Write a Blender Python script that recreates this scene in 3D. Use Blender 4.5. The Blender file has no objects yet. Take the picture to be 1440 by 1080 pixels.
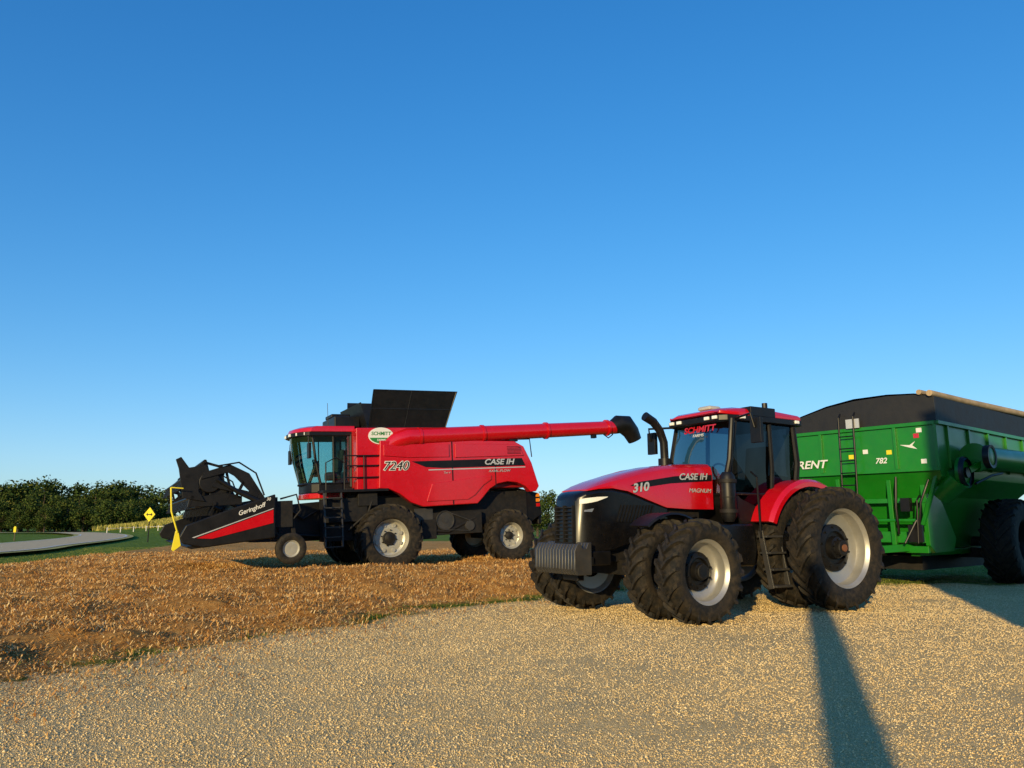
import bpy, math, random, numpy as np, bmesh
from mathutils import Vector, Matrix
R=math.radians
random.seed(3); rng=np.random.default_rng(5)
scene=bpy.context.scene; col=scene.collection
scene.view_settings.view_transform='Standard'; scene.view_settings.look='None'; scene.view_settings.exposure=0

# ---------------- camera, sun, sky
cd=bpy.data.cameras.new("camera"); cam=bpy.data.objects.new("camera",cd); col.objects.link(cam)
cam.location=(0,0,1.4); cam.rotation_euler=(R(90+10.4),0,0); cd.lens=27; cd.sensor_width=36; cd.clip_end=6000; scene.camera=cam
ELEV=13.0; AZ=19.9
sd=Vector((math.sin(R(AZ))*math.cos(R(ELEV)),math.cos(R(AZ))*math.cos(R(ELEV)),-math.sin(R(ELEV))))
ld=bpy.data.lights.new("sun",'SUN'); ld.energy=5.0; ld.angle=R(.5); ld.color=(1,.77,.38)
lo=bpy.data.objects.new("sun",ld); col.objects.link(lo); lo.rotation_euler=sd.to_track_quat('-Z','Y').to_euler(); lo.location=(-10,-20,30)
w=bpy.data.worlds.new("World"); scene.world=w; w.use_nodes=True
nt=w.node_tree; bg=nt.nodes['Background']; sk=nt.nodes.new('ShaderNodeTexSky'); sk.sky_type='NISHITA'; sk.sun_disc=False
sk.sun_elevation=R(ELEV); sk.sun_rotation=R(180+AZ); sk.air_density=1.0; sk.dust_density=.2; sk.ozone_density=3.0
hs=nt.nodes.new('ShaderNodeHueSaturation'); hs.inputs['Saturation'].default_value=1.26; hs.inputs['Value'].default_value=1.3
nt.links.new(sk.outputs[0],hs.inputs['Color'])
def vm(op,a,b):
    n=nt.nodes.new('ShaderNodeVectorMath'); n.operation=op
    for k,q in ((0,a),(1,b)):
        if isinstance(q,tuple): n.inputs[k].default_value=q
        else: nt.links.new(q,n.inputs[k])
    return n.outputs[0]
den=vm('ADD',vm('MULTIPLY',hs.outputs[0],(.11,.10,.10)),(1,1,1))
skc=vm('MULTIPLY',vm('DIVIDE',hs.outputs[0],den),(.92,1.20,1.55))
nt.links.new(skc,bg.inputs[0]); bg.inputs[1].default_value=.15

# ---------------- materials
def nn(t,typ,**k):
    n=t.nodes.new(typ)
    for a,b in k.items(): setattr(n,a,b)
    return n
def mat(name,c,rough=.5,metal=0,coat=0,var=.12,dust=0,bump=0,bs=30,spec=.5):
    m=bpy.data.materials.new(name); m.use_nodes=True; t=m.node_tree; p=t.nodes['Principled BSDF']
    p.inputs['Roughness'].default_value=rough; p.inputs['Metallic'].default_value=metal
    p.inputs['Coat Weight'].default_value=coat; p.inputs['Coat Roughness'].default_value=.08
    p.inputs['Specular IOR Level'].default_value=spec
    tc=nn(t,'ShaderNodeTexCoord'); no=nn(t,'ShaderNodeTexNoise'); no.inputs['Scale'].default_value=3.5; no.inputs['Detail'].default_value=8
    t.links.new(tc.outputs['Object'],no.inputs['Vector'])
    rp=nn(t,'ShaderNodeValToRGB'); e=rp.color_ramp.elements
    e[0].position=.3; e[1].position=.7
    e[0].color=tuple(x*(1-var) for x in c)+(1,); e[1].color=tuple(min(1,x*(1+var)) for x in c)+(1,)
    t.links.new(no.outputs['Fac'],rp.inputs[0])
    out=rp.outputs[0]
    if dust>0:
        n2=nn(t,'ShaderNodeTexNoise'); n2.inputs['Scale'].default_value=9; n2.inputs['Detail'].default_value=10; n2.inputs['Roughness'].default_value=.7
        t.links.new(tc.outputs['Object'],n2.inputs['Vector'])
        r2=nn(t,'ShaderNodeValToRGB'); r2.color_ramp.elements[0].position=.42; r2.color_ramp.elements[1].position=.75
        r2.color_ramp.elements[1].color=(dust,dust,dust,1)
        t.links.new(n2.outputs['Fac'],r2.inputs[0])
        mx=nn(t,'ShaderNodeMixRGB'); mx.inputs[2].default_value=(.20,.14,.08,1)
        t.links.new(r2.outputs[0],mx.inputs[0]); t.links.new(out,mx.inputs[1]); out=mx.outputs[0]
    t.links.new(out,p.inputs['Base Color'])
    mr=nn(t,'ShaderNodeMapRange'); mr.inputs['To Min'].default_value=max(0.02,rough-.08); mr.inputs['To Max'].default_value=rough+.12
    t.links.new(no.outputs['Fac'],mr.inputs[0]); t.links.new(mr.outputs[0],p.inputs['Roughness'])
    if bump>0:
        n3=nn(t,'ShaderNodeTexNoise'); n3.inputs['Scale'].default_value=bs; n3.inputs['Detail'].default_value=5
        t.links.new(tc.outputs['Object'],n3.inputs['Vector'])
        b=nn(t,'ShaderNodeBump'); b.inputs['Strength'].default_value=bump; b.inputs['Distance'].default_value=.02
        t.links.new(n3.outputs['Fac'],b.inputs['Height']); t.links.new(b.outputs[0],p.inputs['Normal'])
    return m
RED=mat("red_paint",(.50,.002,.008),.25,coat=.7,var=.05,dust=.03)
DRED=mat("dark_red",(.25,.004,.008),.4,var=.05)
GREEN=mat("green_paint",(.008,.18,.009),.34,coat=.1,var=.08,dust=.05)
BLACK=mat("black_satin",(.005,.005,.006),.42,var=.2,dust=.03,spec=.35)
DARK=mat("dark_iron",(.008,.008,.009),.6,var=.3,dust=.08,spec=.3)
WGT=mat("weight_iron",(.035,.035,.037),.34,var=.2,dust=.12)
PLAST=mat("black_gloss",(.004,.004,.005),.26,var=.1,dust=.03,spec=.4)
RUB=mat("rubber",(.009,.0085,.008),.72,var=.25,dust=.22,bump=.25,spec=.3)
SILV=mat("silver_rim",(.42,.41,.39),.38,metal=.6,var=.08,dust=.12)
SILVL=mat("light_rim",(.44,.43,.39),.4,metal=.4,var=.06,dust=.15)
WHITE=mat("white_vinyl",(.70,.70,.68),.4,var=.03)
GREY=mat("grey_vinyl",(.50,.51,.53),.35,metal=.2,var=.05)
YEL=mat("yellow_paint",(.75,.62,.02),.45,var=.08)
BROWN=mat("rusty_axle",(.18,.07,.03),.7,var=.3)
TAN=mat("tan_tarp",(.40,.29,.17),.8,var=.25,bump=.5)
TARP=mat("black_tarp",(.010,.010,.012),.6,var=.2,bump=.3,bs=6)
SEAT=mat("seat_cloth",(.05,.045,.045),.9)
LENS=mat("lamp_lens",(.85,.85,.80),.1,var=.03,spec=.8)
ORANGE=mat("amber_lens",(.8,.25,.02),.25)
WOOD=mat("weathered_wood",(.16,.11,.07),.85,var=.3)
STEELW=mat("painted_steel",(.45,.44,.4),.5,var=.06)
GALV=mat("galvanised",(.4,.4,.4),.45,metal=.6)
SGREEN=mat("sign_green",(.02,.20,.04),.5)
def glass(name,tint,refl=.12):
    m=bpy.data.materials.new(name); m.use_nodes=True; t=m.node_tree
    for n in list(t.nodes):
        if n.type!='OUTPUT_MATERIAL': t.nodes.remove(n)
    o=[n for n in t.nodes if n.type=='OUTPUT_MATERIAL'][0]
    tr=nn(t,'ShaderNodeBsdfTransparent'); tr.inputs[0].default_value=tint+(1,)
    gl=nn(t,'ShaderNodeBsdfGlossy'); gl.inputs['Roughness'].default_value=.03
    no=nn(t,'ShaderNodeTexNoise'); no.inputs['Scale'].default_value=2
    ad=nn(t,'ShaderNodeMath',operation='MULTIPLY_ADD'); ad.inputs[1].default_value=.06; ad.inputs[2].default_value=refl
    fr=nn(t,'ShaderNodeLayerWeight'); fr.inputs[0].default_value=.2
    a2=nn(t,'ShaderNodeMath',operation='ADD'); a2.use_clamp=True
    t.links.new(no.outputs['Fac'],ad.inputs[0]); t.links.new(ad.outputs[0],a2.inputs[0]); t.links.new(fr.outputs['Fresnel'],a2.inputs[1])
    mx=nn(t,'ShaderNodeMixShader'); t.links.new(a2.outputs[0],mx.inputs[0]); t.links.new(tr.outputs[0],mx.inputs[1]); t.links.new(gl.outputs[0],mx.inputs[2])
    t.links.new(mx.outputs[0],o.inputs[0]); return m
GLS=glass("cab_glass",(.55,.82,.78),.20); GLD=glass("tinted_glass",(.10,.12,.13),.0)
MIR=mat("mirror_glass",(.8,.8,.8),.03,metal=1,var=.01)

# ---------------- mesh builder
class MB:
    def __init__(s): s.v=[]; s.f=[]
    def add(s,v,f):
        o=len(s.v); s.v+=[tuple(p) for p in v]; s.f+=[tuple(i+o for i in q) for q in f]; return s
    def box(s,x0,x1,y0,y1,z0,z1):
        v=[(x,y,z) for x in(x0,x1) for y in(y0,y1) for z in(z0,z1)]
        return s.add(v,[(0,1,3,2),(4,6,7,5),(0,4,5,1),(2,3,7,6),(0,2,6,4),(1,5,7,3)])
    def obox(s,c,d,M):
        v=[Vector(c)+M@Vector((x*d[0]/2,y*d[1]/2,z*d[2]/2)) for x in(-1,1) for y in(-1,1) for z in(-1,1)]
        return s.add(v,[(0,1,3,2),(4,6,7,5),(0,4,5,1),(2,3,7,6),(0,2,6,4),(1,5,7,3)])
    def prism(s,poly,a,b,ax='y'):
        def P(p,t): return {'y':(p[0],t,p[1]),'x':(t,p[0],p[1]),'z':(p[0],p[1],t)}[ax]
        n=len(poly); v=[P(p,a) for p in poly]+[P(p,b) for p in poly]
        return s.add(v,[tuple(range(n)),tuple(range(2*n-1,n-1,-1))]+[(i,(i+1)%n,n+(i+1)%n,n+i) for i in range(n)])
    def beam(s,p0,p1,w,h):
        p0=Vector(p0);p1=Vector(p1);d=(p1-p0); L=d.length; q=d.to_track_quat('X','Z').to_matrix()
        return s.obox((p0+p1)/2,(L,w,h),q)
    def tube(s,path,r,n=10,cap=True):
        path=[Vector(p) for p in path]; m=len(path); rs=r if isinstance(r,(list,tuple)) else [r]*m
        v=[];f=[]; up=None
        for i,p in enumerate(path):
            d=(path[min(i+1,m-1)]-path[max(i-1,0)]).normalized()
            if up is None: up=Vector((0,0,1)) if abs(d.z)<.9 else Vector((1,0,0))
            a=d.cross(up).normalized(); b=a.cross(d).normalized(); up=b
            for k in range(n):
                t=2*math.pi*k/n; v.append(p+a*math.cos(t)*rs[i]+b*math.sin(t)*rs[i])
        for i in range(m-1):
            for k in range(n): f.append((i*n+k,i*n+(k+1)%n,(i+1)*n+(k+1)%n,(i+1)*n+k))
        if cap: f.append(tuple(range(n))); f.append(tuple(range(m*n-1,(m-1)*n-1,-1)))
        return s.add(v,f)
    def lathe(s,prof,n=48,c=(0,0,0),closed=False):
        v=[];f=[];m=len(prof)
        for k in range(n):
            t=2*math.pi*k/n
            for r,y in prof: v.append((c[0]+r*math.cos(t),c[1]+y,c[2]+r*math.sin(t)))
        for k in range(n):
            k2=(k+1)%n
            for i in range(m if closed else m-1):
                j=(i+1)%m; f.append((k*m+i,k*m+j,k2*m+j,k2*m+i))
        return s.add(v,f)
    def loft(s,secs,cap=True):
        n=len(secs[0]); v=[p for q in secs for p in q]; f=[]
        for i in range(len(secs)-1):
            for k in range(n): f.append((i*n+k,i*n+(k+1)%n,(i+1)*n+(k+1)%n,(i+1)*n+k))
        if cap: f.append(tuple(range(n))); f.append(tuple(range(len(secs)*n-1,(len(secs)-1)*n-1,-1)))
        return s.add(v,f)
def mk(name,mb,m,parent=None,bev=0,smooth=True,loc=None,label=None):
    me=bpy.data.meshes.new(name); me.from_pydata(mb.v,[],mb.f)
    bm=bmesh.new(); bm.from_mesh(me); bmesh.ops.recalc_face_normals(bm,faces=bm.faces); bm.to_mesh(me); bm.free()
    me.materials.append(m); o=bpy.data.objects.new(name,me); col.objects.link(o)
    if smooth:
        me.polygons.foreach_set('use_smooth',[True]*len(me.polygons))
        if bev==0: me.set_sharp_from_angle(angle=R(35))
    if bev>0:
        b=o.modifiers.new('bevel','BEVEL'); b.width=bev; b.segments=2; b.limit_method='ANGLE'; b.angle_limit=R(32); b.harden_normals=True
    if parent: o.parent=parent
    if loc: o.location=loc
    if label: o['label']=label
    return o
def root(name,loc,rot,label,cat,group=None):
    o=bpy.data.objects.new(name,None); col.objects.link(o); o.location=loc; o.rotation_euler=rot
    o.empty_display_size=.5; o['label']=label; o['category']=cat
    if group:o['group']=group
    return o
SIDE=Matrix(((-1,0,0),(0,0,1),(0,1,0))); FRONT=Matrix(((0,0,1),(1,0,0),(0,1,0)))
def text(s,size,m,parent,loc,M=SIDE,shear=.25,sx=1,bold=.0,name="lettering",pitch=0):
    c=bpy.data.curves.new(name,'FONT'); c.body=s; c.size=size; c.shear=shear; c.align_x='CENTER'; c.align_y='CENTER'; c.extrude=.002; c.offset=bold*size
    t=bpy.data.objects.new("tmp",c); col.objects.link(t); bpy.context.view_layer.update()
    me=bpy.data.meshes.new_from_object(t.evaluated_get(bpy.context.evaluated_depsgraph_get()))
    bpy.data.objects.remove(t); me.materials.clear(); me.materials.append(m)
    o=bpy.data.objects.new(name,me); col.objects.link(o); o.parent=parent
    o.matrix_local=Matrix.Translation(loc)@(M.to_4x4())@Matrix.Rotation(pitch,4,'Z')@Matrix.Diagonal((sx,1,1,1)); return o

# ---------------- wheels
def tyre(Rr,w,rim,N,lh=.055,lt=.052):
    b=MB(); prof=[(rim,-.40*w),(rim+.04,-.46*w),((Rr+rim)/2,-.5*w),(Rr-.13,-.485*w),(Rr-lh-.03,-.44*w),(Rr-lh-.008,-.25*w),(Rr-lh,0),
        (Rr-lh-.008,.25*w),(Rr-lh-.03,.44*w),(Rr-.13,.485*w),((Rr+rim)/2,.5*w),(rim+.04,.46*w),(rim,.40*w)]
    b.lathe(prof,64,closed=True)
    hw=lt/2/Rr; D=.36*(w/.5)
    secs=[(0,(Rr-lh-.02,-.03*w),(Rr,-.03*w)),(.5,(Rr-lh-.02,.2*w),(Rr-.002,.2*w)),(.85,(Rr-lh-.04,.38*w),(Rr-.018,.42*w)),(1.,(Rr-.12,.45*w),(Rr-.06,.515*w)),(1.06,(Rr-.17,.45*w),(Rr-.17,.50*w))]
    for sd_ in(1,-1):
        for k in range(N):
            t0=2*math.pi*(k+(.5 if sd_<0 else 0))/N; V=[];F=[]
            for i,(q,ba,to) in enumerate(secs):
                t=t0+q*D; h1=hw*1.25 if i<3 else hw*1.4
                for (r,y),dt in ((ba,-h1),(ba,h1),(to,hw),(to,-hw)):
                    V.append((r*math.cos(t+dt),y*sd_,r*math.sin(t+dt)))
            for i in range(len(secs)-1):
                for a in range(4): F.append((i*4+a,i*4+(a+1)%4,i*4+4+(a+1)%4,i*4+4+a))
            F.append((0,1,2,3)); n=len(secs)*4; F.append((n-1,n-2,n-3,n-4)); b.add(V,F)
    return b
def wheel(parent,loc,Rr,w,rim,N,side=1,style='dual',rimmat=None,steer=0):
    s=side
    hb=MB()
    if style=='dual':
        hb.lathe([(.60*rim,-.235*w),(.60*rim,-.10*w),(.46*rim,-.02*w),(.42*rim,-.02*w),(.40*rim,-.12*w),(.30*rim,-.12*w),(.27*rim,.06*w),(.20*rim,.10*w),(.17*rim,.20*w),(0,.20*w)],32)
        for k in range(10):
            t=2*math.pi*k/10; hb.tube([(.52*rim*math.cos(t),-.2*w,.52*rim*math.sin(t)),(.52*rim*math.cos(t),.0*w,.52*rim*math.sin(t))],.018,6)
            hb.tube([(.22*rim*math.cos(t),.0*w,.22*rim*math.sin(t)),(.22*rim*math.cos(t),.14*w,.22*rim*math.sin(t))],.012,6)
    else:
        hb.lathe([(0,.0),(.34*rim,.0),(.30*rim,.12*w),(.14*rim,.2*w),(0,.2*w)],28)
        for k in range(8):
            t=2*math.pi*k/8; hb.tube([(.42*rim*math.cos(t),0,.42*rim*math.sin(t)),(.42*rim*math.cos(t),.1*w,.42*rim*math.sin(t))],.02,6)
    hb.tube([(0,-.6*w,0),(0,-.05*w,0)],.12*rim+.05,14)
    if s<0: hb.v=[(x,-y,z) for x,y,z in hb.v]
    h=mk("wheel",hb,BLACK if style!='light' else DARK,parent,loc=loc); h.rotation_euler=(0,random.uniform(0,6),steer)
    rb=MB()
    if style=='dual':
        rb.lathe([(rim+.035,.44*w),(rim+.045,.40*w),(rim-.005,.37*w),(rim-.03,.28*w),(rim-.05,.24*w),(rim-.05,.0),(rim-.07,-.10*w),(rim*.72,-.20*w),(rim*.48,-.22*w),(rim*.48,-.25*w),(rim-.05,-.3*w),(rim,-.42*w),(rim+.03,-.44*w)],64)
    else:
        rb.lathe([(rim+.03,.42*w),(rim+.04,.38*w),(rim-.01,.36*w),(rim-.04,.22*w),(rim-.05,.05*w),(rim*.80,.0*w),(rim*.62,.06*w),(rim*.40,.03*w),(.0,.01*w),(0,-.1*w),(rim-.05,-.1*w),(rim,-.42*w)],64)
        for k in range(8):
            t=2*math.pi*k/8+.2; rb.tube([(.70*rim*math.cos(t),.0*w,.70*rim*math.sin(t)),(.70*rim*math.cos(t),.10*w,.70*rim*math.sin(t))],.04*rim/.4,8)
    if s<0: rb.v=[(x,-y,z) for x,y,z in rb.v]
    mk("rim",rb,rimmat or SILV,h)
    mk("tyre",tyre(Rr,w,rim,N),RUB,h)
    return h

# ---------------- terrain
def sstep(a,b,x):
    t=np.clip((x-a)/(b-a),0,1); return t*t*(3-2*t)
BY=[-50,3,6.9,9.1,12.1,15.9,19,24,38,80]; BX=[-9,-5.6,-4.5,-3.7,-2.4,1.0,4.6,9,26,60]
_g=rng.random((257,257))
def vn(x,y,sc):
    x=np.asarray(x,float)/sc+1000.3; y=np.asarray(y,float)/sc+1000.7; xi=np.floor(x).astype(int); yi=np.floor(y).astype(int); fx=x-xi; fy=y-yi
    fx=fx*fx*(3-2*fx); fy=fy*fy*(3-2*fy); a=_g[xi%256,yi%256]; b=_g[(xi+1)%256,yi%256]; c=_g[xi%256,(yi+1)%256]; d=_g[(xi+1)%256,(yi+1)%256]
    return (a*(1-fx)+b*fx)*(1-fy)+(c*(1-fx)+d*fx)*fy-.5
def masks(x,y):
    s=np.interp(y,BY,BX)-x+1.1*vn(x,y,1.9)+.9*vn(x,y,.6)
    s2=x-(-17-.22*(y-26)); lim=sstep(75,60,y)
    f=sstep(-.9,.9,s)*sstep(-.8,.8,s2)*lim
    g=sstep(.9,-.9,s)*sstep(40,30,y)
    return s,f,g
def cartgrass(x,y): return sstep(-.5,.8,y-18.6-.12*(x-9)+1.2*vn(x,y,1.5))*sstep(5.5,7,x)
def gpatch(x,y,s):
    st=np.exp(-((s-.1)/.65)**2)*sstep(6.8,9.0,y)*np.clip(.62+1.5*vn(x,y,1.4)+2.2*vn(x,y,.22),0,1)
    return np.maximum(st,cartgrass(x,y))
def height(x,y):
    x=np.asarray(x,float);y=np.asarray(y,float); s,f,g=masks(x,y)
    z=.22*np.exp(-((x-.3)**2+(y-27)**2)/18)
    rid=.30*np.exp(-((x+4.8)/3.2)**2-((y-18.4)/1.8)**2)+.24*np.exp(-((x+.6)/2.6)**2-((y-19.4)/1.6)**2)+.26*np.exp(-((x+10)/4)**2-((y-21.5)/2.8)**2)+.18*np.exp(-((x+8)/3)**2-((y-13)/2.2)**2)
    clod=np.maximum(vn(x,y,.33)+.4*vn(x,y,1.3),0)
    z=z+f*(rid+.06*sstep(0,2,s)+.12*vn(x,y,1.6)+.10*vn(x,y,.6)+.16*clod*sstep(.3,1.5,s))
    z=z+g*(.07*vn(x,y,2.2)+.03*vn(x,y,.6)+.012*vn(x,y,.25)+.014*np.sin((x*.88-y*.47)*3.6+1.2*vn(x,y,3))*sstep(-.3,.3,vn(x,y,4)))
    z=z+3.4*np.exp(-((x+44)/17)**2-((y-134)/15)**2)
    z=z+.5*vn(x,y,40)*sstep(150,260,np.hypot(x,y))
    return z
def axis(lo,hi,st,far,gr):
    a=list(np.arange(lo,hi,st)); s=st;p=hi
    while p<far: a.append(p); s*=gr; p+=s
    s=st;p=lo-st
    while p>-far: a.insert(0,p); s*=gr; p-=s
    return np.array(a)
xs=axis(-19,13,.10,2500,1.10); ys=axis(3,30,.10,2500,1.10)
X,Y=np.meshgrid(xs,ys); Z=height(X,Y); nx,ny=len(xs),len(ys)
me=bpy.data.meshes.new("ground"); V=np.stack([X.ravel(),Y.ravel(),Z.ravel()],1)
i=np.arange(nx*ny).reshape(ny,nx); F=np.stack([i[:-1,:-1].ravel(),i[:-1,1:].ravel(),i[1:,1:].ravel(),i[1:,:-1].ravel()],1)
me.from_pydata(V.tolist(),[],F.tolist())
s,f,g=masks(X.ravel(),Y.ravel())
att=me.color_attributes.new("zone",'FLOAT_COLOR','POINT')
strip=gpatch(X.ravel(),Y.ravel(),s)
ca=np.stack([f,g,strip,np.ones_like(f)],1).astype(np.float32); att.data.foreach_set('color',ca.ravel())
me.polygons.foreach_set('use_smooth',[True]*len(me.polygons))
go=bpy.data.objects.new("ground",me); col.objects.link(go); go['kind']="structure"
gm=bpy.data.materials.new("ground_cover"); gm.use_nodes=True; t=gm.node_tree; p=t.nodes['Principled BSDF']; p.inputs['Roughness'].default_value=.95; p.inputs['Specular IOR Level'].default_value=.05
L=t.links.new; tc=nn(t,'ShaderNodeTexCoord'); P=tc.outputs['Object']
def noise(sc,det=6,ro=.6):
    n=nn(t,'ShaderNodeTexNoise'); n.inputs['Scale'].default_value=sc; n.inputs['Detail'].default_value=det; n.inputs['Roughness'].default_value=ro; L(P,n.inputs['Vector']); return n.outputs['Fac']
def ramp(fac,stops):
    r=nn(t,'ShaderNodeValToRGB'); e=r.color_ramp.elements
    e[0].position=stops[0][0]; e[0].color=stops[0][1]+(1,); e[1].position=stops[-1][0]; e[1].color=stops[-1][1]+(1,)
    for q,c in stops[1:-1]:
        x=e.new(q); x.color=c+(1,)
    L(fac,r.inputs[0]); return r.outputs[0]
def mix(f,a,b,bt='MIX'):
    m=nn(t,'ShaderNodeMixRGB'); m.blend_type=bt
    if isinstance(f,float): m.inputs[0].default_value=f
    else: L(f,m.inputs[0])
    L(a,m.inputs[1]); L(b,m.inputs[2]); return m.outputs[0]
def math_(op,a,b):
    m=nn(t,'ShaderNodeMath',operation=op); 
    for k,q in ((0,a),(1,b)):
        if isinstance(q,(int,float)): m.inputs[k].default_value=q
        else: L(q,m.inputs[k])
    return m.outputs[0]
vo=nn(t,'ShaderNodeTexVoronoi'); vo.inputs['Scale'].default_value=95; L(P,vo.inputs['Vector'])
vo2=nn(t,'ShaderNodeTexVoronoi'); vo2.inputs['Scale'].default_value=34; L(P,vo2.inputs['Vector'])
sep=nn(t,'ShaderNodeSeparateColor'); L(vo.outputs['Color'],sep.inputs[0])
gravel=ramp(sep.outputs[0],[(0,(.62,.43,.18)),(.5,(.80,.58,.28)),(1,(.90,.71,.40))])
gravel=mix(ramp(noise(.8),[(.35,(0,0,0)),(.7,(.5,.5,.5))]),gravel,ramp(noise(6),[(.3,(.66,.46,.20)),(.7,(.86,.64,.32))]))
field=ramp(noise(12,10,.75),[(.3,(.20,.08,.02)),(.5,(.54,.26,.07)),(.68,(.74,.43,.14))])
field=mix(ramp(noise(.7,4),[(.4,(0,0,0)),(.65,(.5,.5,.5))]),field,ramp(noise(14,6),[(.3,(.42,.21,.06)),(.7,(.74,.49,.20))]))
grass=ramp(noise(1.5,10,.7),[(.3,(.055,.09,.012)),(.5,(.12,.19,.025)),(.75,(.26,.30,.05))])
za=nn(t,'ShaderNodeAttribute'); za.attribute_name="zone"; zs=nn(t,'ShaderNodeSeparateColor'); L(za.outputs['Color'],zs.inputs[0])
rag=math_('MULTIPLY',math_('SUBTRACT',noise(3.0,10,.8),.5),2.2)
def ragm(ch,k0=.40,k1=.60): 
    a=math_('ADD',zs.outputs[ch],rag); return ramp(a,[(k0,(0,0,0)),(k1,(1,1,1))])
c=mix(ragm(0),grass,field); c=mix(ragm(1),c,gravel); c=mix(ragm(2,.55,.95),c,grass)
L(c,p.inputs['Base Color'])
hg=math_('ADD',math_('MULTIPLY',vo.outputs['Distance'],-1.0),math_('MULTIPLY',vo2.outputs['Distance'],-.7))
hf=math_('MULTIPLY',noise(30,10,.8),3.0)
mh=mix(ragm(1),hf,hg); bp=nn(t,'ShaderNodeBump'); bp.inputs['Strength'].default_value=1.0; bp.inputs['Distance'].default_value=.020
L(mh,bp.inputs['Height']); L(bp.outputs[0],p.inputs['Normal'])
me.materials.append(gm)

# road
def cr(P_,n=10):
    out=[]; P_=[P_[0]]+P_+[P_[-1]]
    for i in range(1,len(P_)-2):
        a,b,c_,d=[Vector(q) for q in P_[i-1:i+3]]
        for k in range(n):
            u=k/n; out.append(.5*((2*b)+(-a+c_)*u+(2*a-5*b+4*c_-d)*u*u+(-a+3*b-3*c_+d)*u**3))
    out.append(Vector(P_[-1])); return out
cl=cr([(-12,-60),(-19,0),(-24.5,28),(-26.2,38),(-30.0,48),(-36.8,67),(-45.5,87),(-56,105),(-70,118),(-96,130),(-140,140)],12)
def stripmesh(name,off0,off1,dz,m,parent=None):
    v=[];f=[]
    for i_,q in enumerate(cl):
        d=(cl[min(i_+1,len(cl)-1)]-cl[max(i_-1,0)]).normalized(); n_=Vector((-d.y,d.x))
        for o_ in (off0,off1):
            a=q+n_*o_; v.append((a.x,a.y,0)) 
    V_=np.array([(q.x,q.y) for q in cl]); hz=height(V_[:,0],V_[:,1])+.1; hz=hz.repeat(2)
    v=[(a,b_,h_+dz) for (a,b_,_),h_ in zip(v,hz)]
    for k in range(len(cl)-1): f.append((2*k,2*k+1,2*k+3,2*k+2))
    b=MB(); b.add(v,f); o=mk(name,b,m); o['kind']="structure"; return o
ASP=mat("asphalt",(.60,.47,.29),.95,var=.10,spec=.03,bump=1.0,bs=12); SHO=mat("road_shoulder",(.42,.38,.14),.95,var=.2,spec=.03,bump=1.0,bs=6)
stripmesh("road_shoulder",-3.1,3.1,.08,SHO); stripmesh("road",-2.6,2.6,.10,ASP)
stripmesh("road_edge_line",2.3,2.42,.108,WHITE); stripmesh("road_edge_line",-2.42,-2.3,.108,WHITE)

# scattered stuff
def scatter_mesh(name,verts,faces,m,label,cat):
    me=bpy.data.meshes.new(name); n=len(verts); k=faces.shape[1]
    me.vertices.add(n); me.vertices.foreach_set('co',verts.astype(np.float32).ravel())
    me.loops.add(faces.size); me.loops.foreach_set('vertex_index',faces.astype(np.int32).ravel())
    me.polygons.add(len(faces)); me.polygons.foreach_set('loop_start',np.arange(0,faces.size,k,dtype=np.int32)); me.polygons.foreach_set('loop_total',np.full(len(faces),k,np.int32))
    me.update(calc_edges=True); me.validate(); me.materials.append(m)
    o=bpy.data.objects.new(name,me); col.objects.link(o); o['kind']="stuff"; o['label']=label; o['category']=cat; return o
def island_mat(name,stops,rough=.9,trans=0):
    m=bpy.data.materials.new(name); m.use_nodes=True; t_=m.node_tree; p_=t_.nodes['Principled BSDF']; p_.inputs['Roughness'].default_value=rough; p_.inputs['Specular IOR Level'].default_value=.1
    g_=nn(t_,'ShaderNodeNewGeometry'); r=nn(t_,'ShaderNodeValToRGB'); e=r.color_ramp.elements
    e[0].position=stops[0][0]; e[0].color=stops[0][1]+(1,); e[1].position=stops[-1][0]; e[1].color=stops[-1][1]+(1,)
    for q,c_ in stops[1:-1]: e.new(q).color=c_+(1,)
    t_.links.new(g_.outputs['Random Per Island'],r.inputs[0]); t_.links.new(r.outputs[0],p_.inputs['Base Color'])
    return m
# stones
N=380000
d=3.0+22*rng.random(N)**1.5; a=rng.uniform(R(-40),R(38),N); sx_=d*np.sin(a); sy_=d*np.cos(a)
s,f,g=masks(sx_,sy_); k=(s<rng.normal(-.2,.7,N))&(rng.random(N)>gpatch(sx_,sy_,s)*1.1)&(vn(sx_,sy_,.9)+.5*vn(sx_,sy_,.3)>rng.normal(-.45,.25,N)); sx_=sx_[k]; sy_=sy_[k]; d=d[k]; N=len(sx_)
sz=rng.lognormal(math.log(.0031),.38,N)*(.75+d/8)
sz=np.minimum(sz,.013)
oc=np.array([(1,0,0),(-1,0,0),(0,1,0),(0,-1,0),(0,0,.85),(0,0,-.7)],float); fo=np.array([(0,2,4),(2,1,4),(1,3,4),(3,0,4),(2,0,5),(1,2,5),(3,1,5),(0,3,5)])
vv=oc[None]*sz[:,None,None]*rng.uniform(.6,1.3,(N,6,3)); th=rng.uniform(0,6.28,N); cx,sn=np.cos(th)[:,None],np.sin(th)[:,None]
vx=vv[:,:,0]*cx-vv[:,:,1]*sn; vy=vv[:,:,0]*sn+vv[:,:,1]*cx; tl=rng.normal(0,.4,N)[:,None]
vz=vv[:,:,2]+vx*tl
base=height(sx_,sy_)
vs=np.stack([vx+sx_[:,None],vy+sy_[:,None],vz+(base+sz*.2)[:,None]],2).reshape(-1,3)
fs=(fo[None]+6*np.arange(N)[:,None,None]).reshape(-1,3)
scatter_mesh("gravel_stones",vs,fs,island_mat("stone",[(0,(.62,.43,.19)),(.5,(.78,.57,.28)),(1,(.90,.72,.42))]),"loose tan crushed stone on the gravel yard","gravel")
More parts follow.
